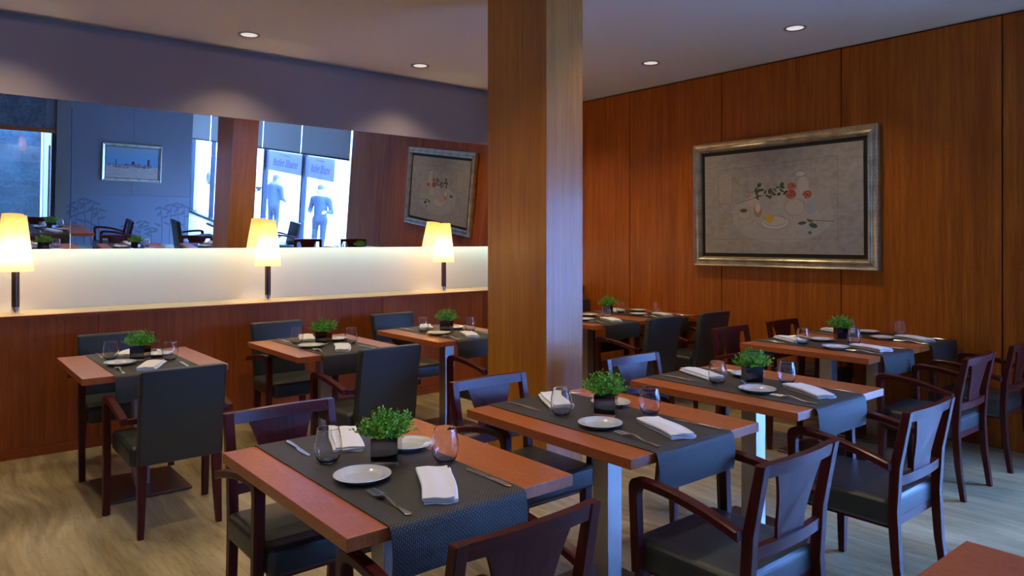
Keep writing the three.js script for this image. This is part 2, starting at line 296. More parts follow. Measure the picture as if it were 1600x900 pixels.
// ---------------------------------------------------------------- furniture
function taper(x, z, y0, y1, w0, w1, dx = 0, dz = 0) {   // leg from y0 (width w0, shifted by dx dz) up to y1 (width w1)
  const g = new THREE.BoxGeometry(1, 1, 1, 1, 6, 1), p = g.attributes.position;
  for (let i = 0; i < p.count; i++) { const t = p.getY(i) + 0.5, w = w0 + (w1 - w0) * Math.pow(t, 0.8), s = (1 - t) * (1 - t); p.setXYZ(i, x + p.getX(i) * w + dx * s, y0 + t * (y1 - y0), z + p.getZ(i) * w + dz * s); }
  g.computeVertexNormals(); return metreUV(toCreasedNormals(g, 0.7));
}
function armShape(s) {
  s.moveTo(-0.215, 0.572); s.lineTo(-0.215, 0.604); s.bezierCurveTo(-0.1, 0.64, 0.02, 0.668, 0.14, 0.668); s.bezierCurveTo(0.19, 0.668, 0.206, 0.655, 0.205, 0.62); s.lineTo(0.192, 0.345); s.lineTo(0.158, 0.345);
  s.lineTo(0.168, 0.6); s.bezierCurveTo(0.168, 0.63, 0.155, 0.637, 0.13, 0.637); s.bezierCurveTo(0.02, 0.637, -0.1, 0.61, -0.215, 0.572); s.closePath();
}
function armAndLeg(s) {   // front leg and arm bent from one piece
  s.moveTo(-0.215, 0.562); s.lineTo(-0.215, 0.594); s.bezierCurveTo(-0.1, 0.622, 0.04, 0.642, 0.15, 0.644); s.bezierCurveTo(0.21, 0.645, 0.228, 0.63, 0.228, 0.59); s.lineTo(0.224, 0.3); s.lineTo(0.232, 0); s.lineTo(0.208, 0);
  s.lineTo(0.18, 0.3); s.lineTo(0.186, 0.58); s.bezierCurveTo(0.186, 0.606, 0.17, 0.613, 0.145, 0.612); s.bezierCurveTo(0.04, 0.61, -0.1, 0.592, -0.215, 0.562); s.closePath();
}
function seatCushion(w, d, z) {
  const g = new RoundedBoxGeometry(w, 0.105, d, 5, 0.026), p = g.attributes.position;
  for (let i = 0; i < p.count; i++) { const x = p.getX(i) / (w / 2), q = p.getZ(i) / (d / 2); if (p.getY(i) > 0.02) p.setY(i, p.getY(i) + 0.012 * (1 - x * x) * (1 - q * q)); }
  g.translate(0, 0.345 + 0.0475, z); g.computeVertexNormals(); return metreUV(toCreasedNormals(g, 0.9));
}
function rearPost(s) { return sideCut([[-0.262, 0], [-0.236, 0], [-0.205, 0.2], [-0.19, 0.4], [-0.2, 0.58], [-0.246, 0.8], [-0.278, 0.8], [-0.238, 0.58], [-0.228, 0.4], [-0.238, 0.2]], s * 0.19, s * 0.225); }
const leanZ = (y) => (y < 0.58 ? -0.209 - 0.010 * (y - 0.4) / 0.18 : -0.219 - 0.043 * (y - 0.58) / 0.22);
function buildWoodChair(o) {
  part('seat', seatCushion(0.47, 0.43, 0.015), M.leather, o);
  for (const s of [-1, 1]) {
    part('rear_leg', rearPost(s), M.dark, o);
    part('leg', taper(s * 0.205, 0.195, 0, 0.35, 0.026, 0.042), M.dark, o);
    part('arm', sideCut(null, s * 0.236, s * 0.274, 0.005, armShape), M.dark, o);
  }
  const rail = (y0, y1, t) => { const g = new THREE.BoxGeometry(0.385, y1 - y0, t, 8, 1, 1).translate(0, (y0 + y1) / 2, 0), p = g.attributes.position; for (let i = 0; i < p.count; i++) { const x = p.getX(i) / 0.19; p.setZ(i, p.getZ(i) + leanZ(p.getY(i)) - 0.012 * (1 - x * x)); } g.computeVertexNormals(); return metreUV(toCreasedNormals(g, 0.6), 'x'); };
  part('top_rail', rail(0.757, 0.8, 0.026), M.dark, o);
  part('lower_rail', rail(0.5, 0.54, 0.024), M.dark, o);
  const s = new THREE.Shape(); s.moveTo(-0.078, 0.535); s.bezierCurveTo(-0.082, 0.62, -0.1, 0.69, -0.132, 0.76); s.lineTo(0.132, 0.76); s.bezierCurveTo(0.1, 0.69, 0.082, 0.62, 0.078, 0.535); s.closePath();
  const g = new THREE.ExtrudeGeometry(s, { depth: 0.01, bevelEnabled: false, curveSegments: 10 }), p = g.attributes.position;
  for (let i = 0; i < p.count; i++) { const x = p.getX(i) / 0.19; p.setZ(i, p.getZ(i) - 0.005 + leanZ(p.getY(i)) - 0.012 * (1 - x * x)); }
  g.computeVertexNormals(); part('splat', metreUV(toCreasedNormals(g, 0.6)), M.dark, o);
  part('seat_rail', box(-0.2, 0.2, 0.325, 0.36, -0.2, 0.2, 'x'), M.dark, o);
}
function buildLeatherChair(o) {
  part('seat', seatCushion(0.45, 0.44, 0.02), M.leather, o);
  const g = new RoundedBoxGeometry(0.4, 0.475, 0.06, 4, 0.012), p = g.attributes.position;
  for (let i = 0; i < p.count; i++) { const y = p.getY(i) + 0.2375 + 0.355; p.setXYZ(i, p.getX(i), y, p.getZ(i) - 0.225 - 0.075 * Math.pow((y - 0.355) / 0.475, 1.3)); }
  g.computeVertexNormals(); const back = part('backrest', metreUV(toCreasedNormals(g, 0.9)), M.leather, o);
  const zb = (y) => -0.256 - 0.075 * Math.pow((y - 0.355) / 0.475, 1.3);
  for (const s of [-1, 1]) { const c = new THREE.CatmullRomCurve3([0.37, 0.48, 0.6, 0.72, 0.818].map((y) => new THREE.Vector3(s * 0.196, y, zb(y) + 0.002))); part('piping', new THREE.TubeGeometry(c, 14, 0.0035, 6), M.piping, back); }
  part('piping', new THREE.TubeGeometry(new THREE.LineCurve3(new THREE.Vector3(-0.192, 0.826, zb(0.826) + 0.002), new THREE.Vector3(0.192, 0.826, zb(0.826) + 0.002)), 2, 0.0035, 6), M.piping, back);
  for (const s of [-1, 1]) {
    part('leg', taper(s * 0.178, -0.228, 0, 0.37, 0.026, 0.044, s * 0.008, -0.012), M.dark, o);
    part('arm', sideCut(null, s * 0.234, s * 0.27, 0.004, armAndLeg), M.dark, o);
    part('arm_bracket', box(Math.min(s * 0.195, s * 0.24), Math.max(s * 0.195, s * 0.24), 0.565, 0.59, -0.235, -0.2), M.dark, o);
  }
}
const woodChair = (x, z, turn, label) => copyOf('woodChair', buildWoodChair, 'dining_armchair', label, 'chair', [x, 0, z], turn, 'dark wooden armchairs with splat backs');
const leatherChair = (x, z, turn, label) => copyOf('leatherChair', buildLeatherChair, 'leather_armchair', label, 'chair', [x, 0, z], turn, 'charcoal leather armchairs of the mirror row');

const TOP = 0.745;
function buildTable(o, w, d) {
  part('table_top', box(-w / 2, w / 2, TOP - 0.036, TOP, -d / 2, d / 2, 'z', 0.0025), M.tableTop, o);
  part('column', box(-0.042, 0.042, 0.016, TOP - 0.044, -0.042, 0.042, 'y', 0.003), M.steel, o);
  part('mounting_plate', box(-0.2, 0.2, TOP - 0.044, TOP - 0.036, -0.2, 0.2), M.frame, o);
  part('base_plate', box(-0.225, 0.225, 0.004, 0.018, -0.25, 0.25, 'y', 0.003), M.plateBase, o);
}
function buildRunner(o, d, w = 0.44, hang = 0.135) {
  const r = 0.02, t = 0.0022, pts = [], top = TOP + 0.0012, e = d / 2 - 0.003;      // profile along z, from one hem to the other
  const drop = (s) => { const a = []; for (let k = 0; k <= 6; k++) { const y = top - hang + (hang - r) * (k / 6); a.push([s * (e + r + 0.012 * Math.sin(Math.PI * k / 6) * 0.5), y]); } for (let k = 1; k <= 6; k++) { const q = (k / 6) * Math.PI / 2; a.push([s * (e + r * Math.cos(q)), top - r + r * Math.sin(q)]); } return a; };
  const A = drop(-1), B = drop(1).reverse(); pts.push(...A, [-0.2, top], [0, top], [0.2, top], ...B);
  const pos = [], uv = [], idx = []; let len = 0; const nx = 6;
  pts.forEach(([z, y], i) => { if (i) len += Math.hypot(z - pts[i - 1][0], y - pts[i - 1][1]); for (const lay of [0, 1]) for (let k = 0; k <= nx; k++) { const x = (k / nx - 0.5) * w, pz = pts[Math.max(0, i - 1)], nz = pts[Math.min(pts.length - 1, i + 1)], tx = nz[0] - pz[0], ty = nz[1] - pz[1], l = Math.hypot(tx, ty); pos.push(x, y + lay * t * tx / l, z - lay * t * ty / l); uv.push(x, len); } });
  const row = 2 * (nx + 1), at = (i, lay, k) => i * row + lay * (nx + 1) + k;
  const quad = (a, b, c, d2) => idx.push(a, b, c, a, c, d2);
  for (let i = 0; i + 1 < pts.length; i++) { for (let k = 0; k < nx; k++) { quad(at(i, 1, k), at(i + 1, 1, k), at(i + 1, 1, k + 1), at(i, 1, k + 1)); quad(at(i, 0, k), at(i, 0, k + 1), at(i + 1, 0, k + 1), at(i + 1, 0, k)); } quad(at(i, 0, 0), at(i + 1, 0, 0), at(i + 1, 1, 0), at(i, 1, 0)); quad(at(i, 0, nx), at(i, 1, nx), at(i + 1, 1, nx), at(i + 1, 0, nx)); }
  for (const i of [0, pts.length - 1]) for (let k = 0; k < nx; k++) { const f = [at(i, 0, k), at(i, 1, k), at(i, 1, k + 1), at(i, 0, k + 1)]; if (i) f.reverse(); quad(...f); }
  const g = new THREE.BufferGeometry(); g.setAttribute('position', new THREE.Float32BufferAttribute(pos, 3)); g.setAttribute('uv', new THREE.Float32BufferAttribute(uv, 2)); g.setIndex(idx); g.computeVertexNormals();
  part('cloth', toCreasedNormals(g, 0.8), M.runner, o);
}
// ---------------------------------------------------------------- tableware
const plateGeo = lathe([[0, 0.003], [0.046, 0.003], [0.048, 0], [0.053, 0], [0.058, 0.005], [0.085, 0.0165], [0.0862, 0.018], [0.0848, 0.0192], [0.081, 0.0186], [0.066, 0.0148], [0.0615, 0.0125], [0.056, 0.0068], [0.05, 0.0055], [0, 0.005]], 56);
const glassGeo = lathe([[0, 0.001], [0.018, 0], [0.027, 0.003], [0.037, 0.016], [0.043, 0.034], [0.0445, 0.05], [0.043, 0.07], [0.0385, 0.095], [0.0355, 0.11], [0.0348, 0.1108], [0.0341, 0.11], [0.037, 0.095], [0.0415, 0.07], [0.043, 0.05], [0.0414, 0.034], [0.0355, 0.0175], [0.025, 0.0075], [0.012, 0.0058], [0, 0.0056]], 48);
function napkinGeometry(v) {   // cloth folded over and over; the folds show at the ends
  const s = new THREE.Shape(), W = 0.046, t = 0.0062;
  // one continuous folded sheet seen from the end: three layers joined by round folds
  const c = []; const layer = (y, a, b) => { for (let k = 0; k <= 6; k++) c.push([a + (b - a) * k / 6, y + 0.0016 * Math.sin(k * 1.3 + y * 900 + v)]); };
  const fold = (x, y, sgn, r) => { for (let k = 1; k < 6; k++) { const q = -Math.PI / 2 + Math.PI * k / 6; c.push([x + sgn * r * Math.cos(q) * 1.1, y + r + r * Math.sin(q)]); } };
  layer(t / 2 + 0.001, -W, W); fold(W, t / 2 + 0.001, 1, 0.0036); layer(t / 2 + 0.0082, W, -W * 0.96); fold(-W * 0.96, t / 2 + 0.0082, -1, 0.0036); layer(t / 2 + 0.0154, -W * 0.96, W * 0.9);
  const left = [], right = []; c.forEach(([x, y], i) => { const a = c[Math.max(0, i - 1)], b = c[Math.min(c.length - 1, i + 1)], dx = b[0] - a[0], dy = b[1] - a[1], l = Math.hypot(dx, dy) || 1; left.push([x - dy / l * t / 2.2, y + dx / l * t / 2.2]); right.push([x + dy / l * t / 2.2, y - dx / l * t / 2.2]); });
  const ring = [...left, ...right.reverse()]; ring.forEach((q, i) => (i ? s.lineTo(...q) : s.moveTo(...q))); s.closePath();
  const L = 0.27, g = new THREE.ExtrudeGeometry(s, { depth: L, steps: 14, bevelEnabled: false }); g.translate(0, 0, -L / 2);
  const p = g.attributes.position; for (let i = 0; i < p.count; i++) { const z = p.getZ(i) / (L / 2), y = p.getY(i), x = p.getX(i); p.setXYZ(i, x * (1 - 0.05 * z * v) + 0.003 * Math.sin(z * 3 + v), Math.max(0.0003, y * (1 + 0.12 * Math.sin(z * 2.2 + v * 2))), p.getZ(i) + 0.004 * Math.sin(x * 60 + v)); }
  g.computeVertexNormals(); return metreUV(toCreasedNormals(g, 0.7));
}
const napkinGeos = [0.4, 1].map(napkinGeometry);
function flatware(shape, bend, holes) {
  const g = new THREE.ExtrudeGeometry(shape, { depth: 0.0012, bevelEnabled: true, bevelThickness: 0.0006, bevelSize: 0.0006, bevelOffset: -0.0006, bevelSegments: 1, curveSegments: 8 });
  g.rotateX(Math.PI / 2); g.translate(0, 0.0012 + 0.0006, 0);      // lies flat, length along z
  const p = g.attributes.position; for (let i = 0; i < p.count; i++) p.setY(i, p.getY(i) + bend(p.getZ(i)) + 0.0006);
  g.computeVertexNormals(); return toCreasedNormals(g, 0.6);
}
const forkGeo = (() => {
  const s = new THREE.Shape(), H = 0.1; s.moveTo(-0.0035, 0.03); s.bezierCurveTo(-0.003, 0.06, -0.006, 0.08, -0.009, 0.094); s.quadraticCurveTo(0, 0.106, 0.009, 0.094); s.bezierCurveTo(0.006, 0.08, 0.003, 0.06, 0.0035, 0.03);
  s.lineTo(0.003, -0.01); s.bezierCurveTo(0.004, -0.022, 0.0125, -0.026, 0.0125, -0.04);
  for (let k = 0; k < 4; k++) { const x1 = 0.0125 - k * 0.0071, x0 = x1 - 0.0037; s.lineTo(x1 - 0.0004, -0.092); s.lineTo(x0 + 0.0004, -0.092); s.lineTo(x0, -0.05); if (k < 3) s.lineTo(x0 - 0.0034, -0.05); }
  s.lineTo(-0.0125, -0.04); s.bezierCurveTo(-0.0125, -0.026, -0.004, -0.022, -0.003, -0.01); s.closePath();
  return flatware(s, (z) => 0.011 * Math.exp(-Math.pow((z + 0.012) / 0.03, 2)) * (z < 0.05 ? 1 : 0.6) + (z < -0.06 ? 0.12 * (-0.06 - z) : 0) + 0.001).scale(1.15, 1.1, 1.18);
})();
const knifeGeo = (() => {
  const s = new THREE.Shape(); s.moveTo(-0.0055, 0.0); s.lineTo(-0.0075, 0.08); s.quadraticCurveTo(0, 0.112, 0.0075, 0.08); s.lineTo(0.0055, 0.0); s.lineTo(0.004, -0.006); s.bezierCurveTo(0.012, -0.02, 0.0115, -0.07, 0.004, -0.108); s.quadraticCurveTo(-0.004, -0.112, -0.006, -0.1); s.lineTo(-0.0055, -0.006); s.closePath();
  return flatware(s, (z) => (z > 0 ? 0.0018 : 0.0004)).scale(1.1, 1, 1.06);
})();
function foliageGeometry(s0) {
  seed = s0; const pos = [], col = [], idx = [], V = (x, y, z) => new THREE.Vector3(x, y, z), up = V(0, 1, 0);
  for (let k = 0; k < 190; k++) {
    const az = rr(0, 6.283), el = Math.acos(rr(0.0, 1)) , dir = V(Math.sin(el) * Math.cos(az), Math.cos(el) * 0.95 + 0.15, Math.sin(el) * Math.sin(az)).normalize(), L = rr(0.055, 0.088), bend = V(rr(-1, 1), rr(0.1, 0.9), rr(-1, 1)).multiplyScalar(0.018), base = V(rr(-0.028, 0.028), 0, rr(-0.028, 0.028)), tone = rr(0.55, 1.35);
    for (let j = 0; j < 15; j++) {
      const t = 0.3 + 0.7 * (j + rnd()) / 15, c = base.clone().addScaledVector(dir, L * t).addScaledVector(bend, t * t), out = V(rr(-1, 1), rr(-0.3, 1), rr(-1, 1)).normalize().addScaledVector(dir, 0.7).normalize();
      const len = rr(0.010, 0.016), wid = len * rr(0.36, 0.52), side = out.clone().cross(V(rr(-1, 1), rr(-1, 1), rr(-1, 1))).normalize(), nrm = side.clone().cross(out), i0 = pos.length / 3, tn = tone * rr(0.75, 1.25), cr = [tn * rr(0.7, 1.3), tn, tn * rr(0.6, 1.1)];
      for (const q of [c, c.clone().addScaledVector(out, len * 0.5).addScaledVector(side, wid / 2), c.clone().addScaledVector(out, len).addScaledVector(nrm, len * 0.16), c.clone().addScaledVector(out, len * 0.5).addScaledVector(side, -wid / 2), c.clone().addScaledVector(out, len * 0.5).addScaledVector(nrm, -len * 0.05)]) { pos.push(q.x, Math.max(-0.004, q.y), q.z); col.push(...cr); }
      idx.push(i0, i0 + 1, i0 + 4, i0 + 1, i0 + 2, i0 + 4, i0 + 2, i0 + 3, i0 + 4, i0 + 3, i0, i0 + 4);
    }
  }
  const g = new THREE.BufferGeometry(); g.setAttribute('position', new THREE.Float32BufferAttribute(pos, 3)); g.setAttribute('color', new THREE.Float32BufferAttribute(col, 3)); g.setIndex(idx); g.computeVertexNormals(); return g;
}
const foliage = [foliageGeometry(101), foliageGeometry(577)];
function buildPlant(o, v) {
  part('vase_foot', box(-0.043, 0.043, 0.0008, 0.013, -0.043, 0.043, 'y', 0.003), M.solidGlass, o);
  part('vase', box(-0.043, 0.043, 0.0135, 0.088, -0.043, 0.043, 'y', 0.003), M.blackGlass, o);
  const f = part('foliage', foliage[v], M.leaf, o); f.position.y = 0.084; f.userData.kind = 'stuff';
}
const SURF = TOP + 0.0036;
function setTable(cx, cz, where, o = {}) {
  const { w = 0.755, d = 0.915, plant = true, rx = 0, turn = 0, jig = 0, label, table = 'dining_table' } = o;
  copyOf('table' + w + d, (q) => buildTable(q, w, d), table, label, 'table', [cx, 0, cz], turn, 'square wooden dining tables on steel columns');
  copyOf('runner' + d, (q) => buildRunner(q, d), 'table_runner', `dark woven runner over ${where}`, 'runner', [cx + rx, 0, cz], turn, 'dark woven table runners');
  const X = cx + rx * 0.2, J = (k) => 0.012 * Math.sin(jig * 7.3 + k * 2.1);
  for (const s of [1, -1]) {
    const side = s > 0 ? 'camera side' : 'mirror side', at = (x, z) => [X + s * x, SURF, cz + s * z], half = s > 0 ? 0 : Math.PI;
    copyOf('plate', (q) => part('dish', plateGeo, M.china, q), 'side_plate', `white side plate, ${side} of ${where}`, 'plate', at(-0.14 + J(1), 0.112 + J(2)), 0, 'white side plates');
    copyOf('tumbler', (q) => { part('bowl', glassGeo, M.solidGlass, q); part('rim', new THREE.TorusGeometry(0.0348, 0.0009, 6, 48).rotateX(Math.PI / 2).translate(0, 0.1105, 0), M.solidGlass, q); part('base', lathe([[0, 0.0058], [0.012, 0.006], [0.0235, 0.0072], [0.018, 0.0015], [0, 0.0012]].reverse(), 32), M.solidGlass, q); }, 'wine_tumbler', `clear stemless glass, ${side} of ${where}`, 'glass', at(0.136 + J(3), 0.118 + J(4)), 0, 'clear stemless glasses');
    const nv = (jig + (s > 0 ? 0 : 1)) % 2;
    copyOf('napkin' + nv, (q) => part('cloth', napkinGeos[nv], M.napkin, q), 'folded_napkin', `folded white napkin, ${side} of ${where}`, 'napkin', at(0.004 + J(5), 0.292 + J(6)), half + (-0.45 + 0.08 * Math.sin(jig * 3 + s)), 'folded white napkins');
    copyOf('fork', (q) => part('utensil', forkGeo, M.cutlery, q), 'fork', `steel fork, ${side} of ${where}`, 'fork', at(-0.176 + J(7) * 0.6, 0.318), half + 0.1 * Math.sin(jig * 5 + s), 'steel forks');
    copyOf('knife', (q) => part('utensil', knifeGeo, M.cutlery, q), 'table_knife', `steel knife, ${side} of ${where}`, 'knife', at(0.163 + J(8) * 0.5, 0.335), half + 0.06 * Math.sin(jig * 4 - s), 'steel knives');
  }
  if (plant) { const v = jig % 2; copyOf('plant' + v, (q) => buildPlant(q, v), 'potted_plant', `green plant in black cube on ${where}`, 'plant', [X + (o.px ?? 0), SURF, cz + (o.pz ?? 0)], 0.75 + 0.15 * Math.sin(jig * 2.3), 'small plants in black glass cubes'); }
}
// front row, towards the right wall
setTable(-4.686, 3.786, 'the nearest front-row table', { jig: 1, rx: -0.045, label: 'nearest wooden table with runner in the foreground' });
setTable(-3.68, 3.799, 'the second front-row table', { jig: 2, rx: -0.042, label: 'second wooden table of the front row, before the pillar' });
setTable(-2.639, 3.815, 'the third front-row table', { jig: 3, w: 0.8, rx: -0.05, label: 'third wooden table of the front row' });
setTable(-1.035, 3.385, 'the front-row double table, pillar half', { jig: 4, d: 0.885, rx: 0.005, px: 0.29, pz: -0.05, label: 'left half of the double table near the still life' });
setTable(-0.338, 3.385, 'the front-row double table, wall half', { jig: 5, w: 0.63, d: 0.885, plant: false, rx: 0.05, label: 'right half of the double table, against the wood wall' });
// mirror row, along the ledge
setTable(-4.833, 1.1, 'the leftmost mirror-row table', { jig: 6, w: 0.74, d: 0.885, label: 'leftmost wooden table along the mirror wall' });
setTable(-3.69, 1.15, 'the second mirror-row table', { jig: 7, w: 0.74, d: 0.885, label: 'second wooden table along the mirror wall' });
setTable(-2.66, 1.14, 'the mirror-row table beside the pillar', { jig: 8, w: 0.74, d: 0.885, label: 'wooden table along the mirror wall, just left of the pillar' });
setTable(-1.1, 1.14, 'the corner double table, pillar half', { jig: 9, w: 0.74, d: 0.885, rx: -0.03, px: 0.41, pz: -0.12, label: 'left half of the double table behind the pillar' });
setTable(-0.375, 1.14, 'the corner double table, wall half', { jig: 10, w: 0.7, d: 0.885, rx: -0.06, plant: false, label: 'right half of the double table in the wood corner' });
// row beside the camera
setTable(-4.375, 5.648, 'the table cut by the lower right picture edge', { jig: 11, w: 0.9, rx: -0.08, label: 'wooden table whose bare corner shows at lower right' });
setTable(-1.6, 6.2, 'the table by the street window', { jig: 12, label: 'wooden table by the street window, seen in the mirror' });

const PI = Math.PI;
woodChair(-4.742, 4.285, PI, 'dark wooden armchair before the nearest table, cut by the bottom edge');
woodChair(-4.733, 3.27, 0, 'dark wooden armchair behind the nearest table, seat half under it');
woodChair(-3.73, 4.40, PI, 'dark wooden armchair before the second front-row table');
woodChair(-3.717, 3.315, 0, 'dark wooden armchair behind the second front-row table, before the pillar');
woodChair(-2.70, 4.39, PI, 'dark wooden armchair before the third front-row table');
woodChair(-2.686, 3.325, 0, 'dark wooden armchair behind the third front-row table');
woodChair(-1.13, 4.068, PI, 'dark wooden armchair before the double table, further from the wall');
woodChair(-1.043, 2.875, 0, 'dark wooden armchair behind the double table, further from the wall');
woodChair(-0.345, 4.068, PI, 'dark wooden armchair before the double table, next to the wood wall');
woodChair(-0.296, 2.875, 0, 'dark wooden armchair behind the double table, next to the wood wall');
leatherChair(-4.833, 1.715, PI, 'charcoal leather armchair before the leftmost mirror-row table, back to camera');
leatherChair(-4.836, 0.57, 0, 'charcoal leather armchair between leftmost mirror-row table and the ledge');
leatherChair(-3.69, 1.76, PI, 'charcoal leather armchair before the second mirror-row table, back to camera');
leatherChair(-3.69, 0.6, 0, 'charcoal leather armchair between second mirror-row table and the ledge');
leatherChair(-2.66, 1.76, PI, 'charcoal leather armchair beside the pillar, mostly hidden by it');
leatherChair(-2.66, 0.60, 0, 'charcoal leather armchair between the table by the pillar and the ledge');
leatherChair(-1.13, 1.75, PI, 'charcoal leather armchair before the corner double table, nearer the pillar');
leatherChair(-0.438, 1.75, PI, 'charcoal leather armchair before the corner double table, nearer the wall');
leatherChair(-1.13, 0.60, 0, 'charcoal leather armchair behind the corner double table, hidden by the pillar');
leatherChair(-0.436, 0.60, 0, 'charcoal leather armchair behind the corner double table, beside the pillar edge');
woodChair(-4.455, 6.3, PI, 'dark wooden armchair behind the cut-off table, seen in the mirror');
woodChair(-3.5, 6.35, -PI / 2, 'dark wooden armchair standing before the slate partition');
leatherChair(-2.3, 6.2, PI / 2, 'leather armchair left of the table by the street window');
leatherChair(-0.85, 6.2, -PI / 2, 'leather armchair between that table and the street window');

// ---------------------------------------------------------------- pictures
function frameBar(len, profile, name, parent, mat) {   // profile (across, out) swept along x with mitred ends; outer edge at across = 0
  const s = new THREE.Shape(); profile.forEach((q, i) => (i ? s.lineTo(...q) : s.moveTo(...q))); s.closePath();
  const g = new THREE.ExtrudeGeometry(s, { depth: len, bevelEnabled: false }); g.translate(0, 0, -len / 2);
  const p = g.attributes.position; for (let i = 0; i < p.count; i++) { const a = p.getX(i), o = p.getY(i), z = p.getZ(i); p.setXYZ(i, z - Math.sign(z) * a, a, o); }
  flip(g); g.computeVertexNormals();
  return part(name, metreUV(toCreasedNormals(g, 0.5), 'x'), mat, parent);
}
function picture(name, label, w, h, profile, inner, art, out, grp) {   // hangs in the xy plane, facing +z
  const o = thing(name, label, 'picture', [0, 0, 0]);
  const f = profile.at(-1)[0];
  const bars = [[w, 0, -h / 2, 0], [w, 0, h / 2, PI], [h, -w / 2, 0, -PI / 2], [h, w / 2, 0, PI / 2]];
  for (const [len, x, y, a] of bars) { const b = frameBar(len, profile, 'frame_side', o, M.silver); b.position.set(x, y, 0); b.rotation.z = a; }
  if (inner) part('liner', box(-w / 2 + f - 0.006, w / 2 - f + 0.006, -h / 2 + f - 0.006, h / 2 - f + 0.006, 0.006, 0.02), M.black, o);
  const m = inner, g = new THREE.BoxGeometry(w - 2 * f - 2 * m, h - 2 * f - 2 * m, 0.01).translate(0, 0, 0.02);
  part('canvas', g, std({ map: art, color: lin(0.8, 0.8, 0.8), roughness: 0.75 }), o); return o;
}
const stillLife = canvasTex(1200, 780, (g, w, h) => {
  g.fillStyle = '#b3ac9e'; g.fillRect(0, 0, w, h);
  seed = 4242; for (let k = 0; k < 5200; k++) { const a = rnd(); g.fillStyle = a < 0.5 ? 'rgba(190,184,172,0.10)' : 'rgba(120,112,100,0.07)'; const s = rr(4, 46); g.fillRect(rnd() * w, rnd() * h, s, s * rr(0.3, 1.2)); }
  const L = (x0, y0, x1, y1, lw = 2, c = 'rgba(84,76,68,0.6)') => { g.strokeStyle = c; g.lineWidth = lw; g.beginPath(); g.moveTo(x0 * w, y0 * h); g.lineTo(x1 * w, y1 * h); g.stroke(); };
  L(0.1, 0.16, 0.86, 0.11); L(0.86, 0.11, 0.86, 0.86); L(0.1, 0.86, 0.86, 0.86); L(0.1, 0.16, 0.1, 0.86); L(0.3, 0.17, 0.3, 0.4); L(0.2, 0.17, 0.2, 0.5); L(0.1, 0.5, 0.2, 0.5); L(0.25, 0.2, 0.25, 0.85, 1); L(0.1, 0.64, 0.2, 0.64, 1);
  g.fillStyle = 'rgba(196,176,150,0.5)'; g.fillRect(0.11 * w, 0.19 * h, 0.085 * w, 0.3 * h);
  const E = (x, y, a, b, c, rot = 0, stroke) => { g.save(); g.translate(x * w, y * h); g.rotate(rot); g.beginPath(); g.ellipse(0, 0, a * w, b * w, 0, 0, 7); if (c) { g.fillStyle = c; g.fill(); } if (stroke) { g.strokeStyle = stroke; g.lineWidth = 3; g.stroke(); } g.restore(); };
  E(0.52, 0.64, 0.32, 0.17, 'rgba(200,196,188,0.45)', 0, 'rgba(150,140,128,0.35)');
  E(0.485, 0.7, 0.088, 0.042, '#d2cdc2', 0, '#7d7468'); E(0.485, 0.685, 0.07, 0.032, '#c9c4b8', 0, '#91887a'); E(0.452, 0.66, 0.027, 0.027, '#d9b02a');
  E(0.282, 0.61, 0.042, 0.036, '#c2b8a6', 0, '#8d8272'); E(0.278, 0.575, 0.024, 0.013, '#6e4a36'); E(0.375, 0.57, 0.028, 0.05, '#b78c5a'); E(0.375, 0.55, 0.018, 0.03, '#d8cfc0'); E(0.345, 0.49, 0.04, 0.026, '#cbb6a6'); E(0.43, 0.5, 0.045, 0.05, '#b4ada4'); E(0.355, 0.7, 0.02, 0.018, '#c9c09a', 0, '#8d8a5c');
  E(0.61, 0.56, 0.062, 0.05, '#c2bcae', 0, '#8a8172'); E(0.66, 0.36, 0.034, 0.055, '#c4bdb0'); E(0.645, 0.25, 0.03, 0.016, '#cfcabd', 0, '#807868'); E(0.77, 0.52, 0.05, 0.06, '#b5aba0'); E(0.71, 0.55, 0.03, 0.05, '#a9afb4');
  for (const [x, y, a, c] of [[0.585, 0.435, 0.033, '#a84e38'], [0.592, 0.362, 0.026, '#ad6244'], [0.685, 0.445, 0.027, '#ac4c36']]) { E(x, y, a, a * 0.86, c); for (let k = 0; k < 22; k++) E(x + rr(-0.7, 0.7) * a, y + rr(-0.9, 0.9) * a, rr(0.003, 0.009), rr(0.002, 0.006), ['#c87858', '#8c3a2a', '#d09a78', '#b4573c'][k % 4], rr(0, 3)); }
  for (let k = 0; k < 26; k++) { const x = 0.36 + 0.19 * rnd(), y = 0.36 + 0.1 * rnd(); E(x, y, rr(0.008, 0.02), rr(0.005, 0.009), ['#3c4a2a', '#566234', '#2f3b2a'][k % 3], rr(-1, 1)); }
  L(0.23, 0.5, 0.5, 0.4, 4, '#5b6138'); L(0.3, 0.4, 0.5, 0.37, 3, '#5b6138'); E(0.53, 0.345, 0.012, 0.02, '#3b5140', 0.3); E(0.385, 0.33, 0.016, 0.012, '#3f4b35', -0.6);
  L(0.68, 0.68, 0.84, 0.7, 4, '#4c5240'); E(0.655, 0.71, 0.025, 0.01, '#4b5c43', -0.15); E(0.72, 0.735, 0.026, 0.014, '#3c5042', 0.3); E(0.7, 0.69, 0.02, 0.008, '#5b6a4c', 0.4); E(0.7, 0.8, 0.012, 0.01, '#587480');
  for (let k = 0; k < 70; k++) { const x = rr(0.24, 0.84), y = rr(0.3, 0.78); g.strokeStyle = ['rgba(110,98,84,0.35)', 'rgba(214,208,196,0.45)', 'rgba(140,112,92,0.3)'][k % 3]; g.lineWidth = rr(1, 3); g.beginPath(); g.ellipse(x * w, y * h, rr(6, 46), rr(3, 24), rr(0, 3), rr(0, 3), rr(3, 6)); g.stroke(); }
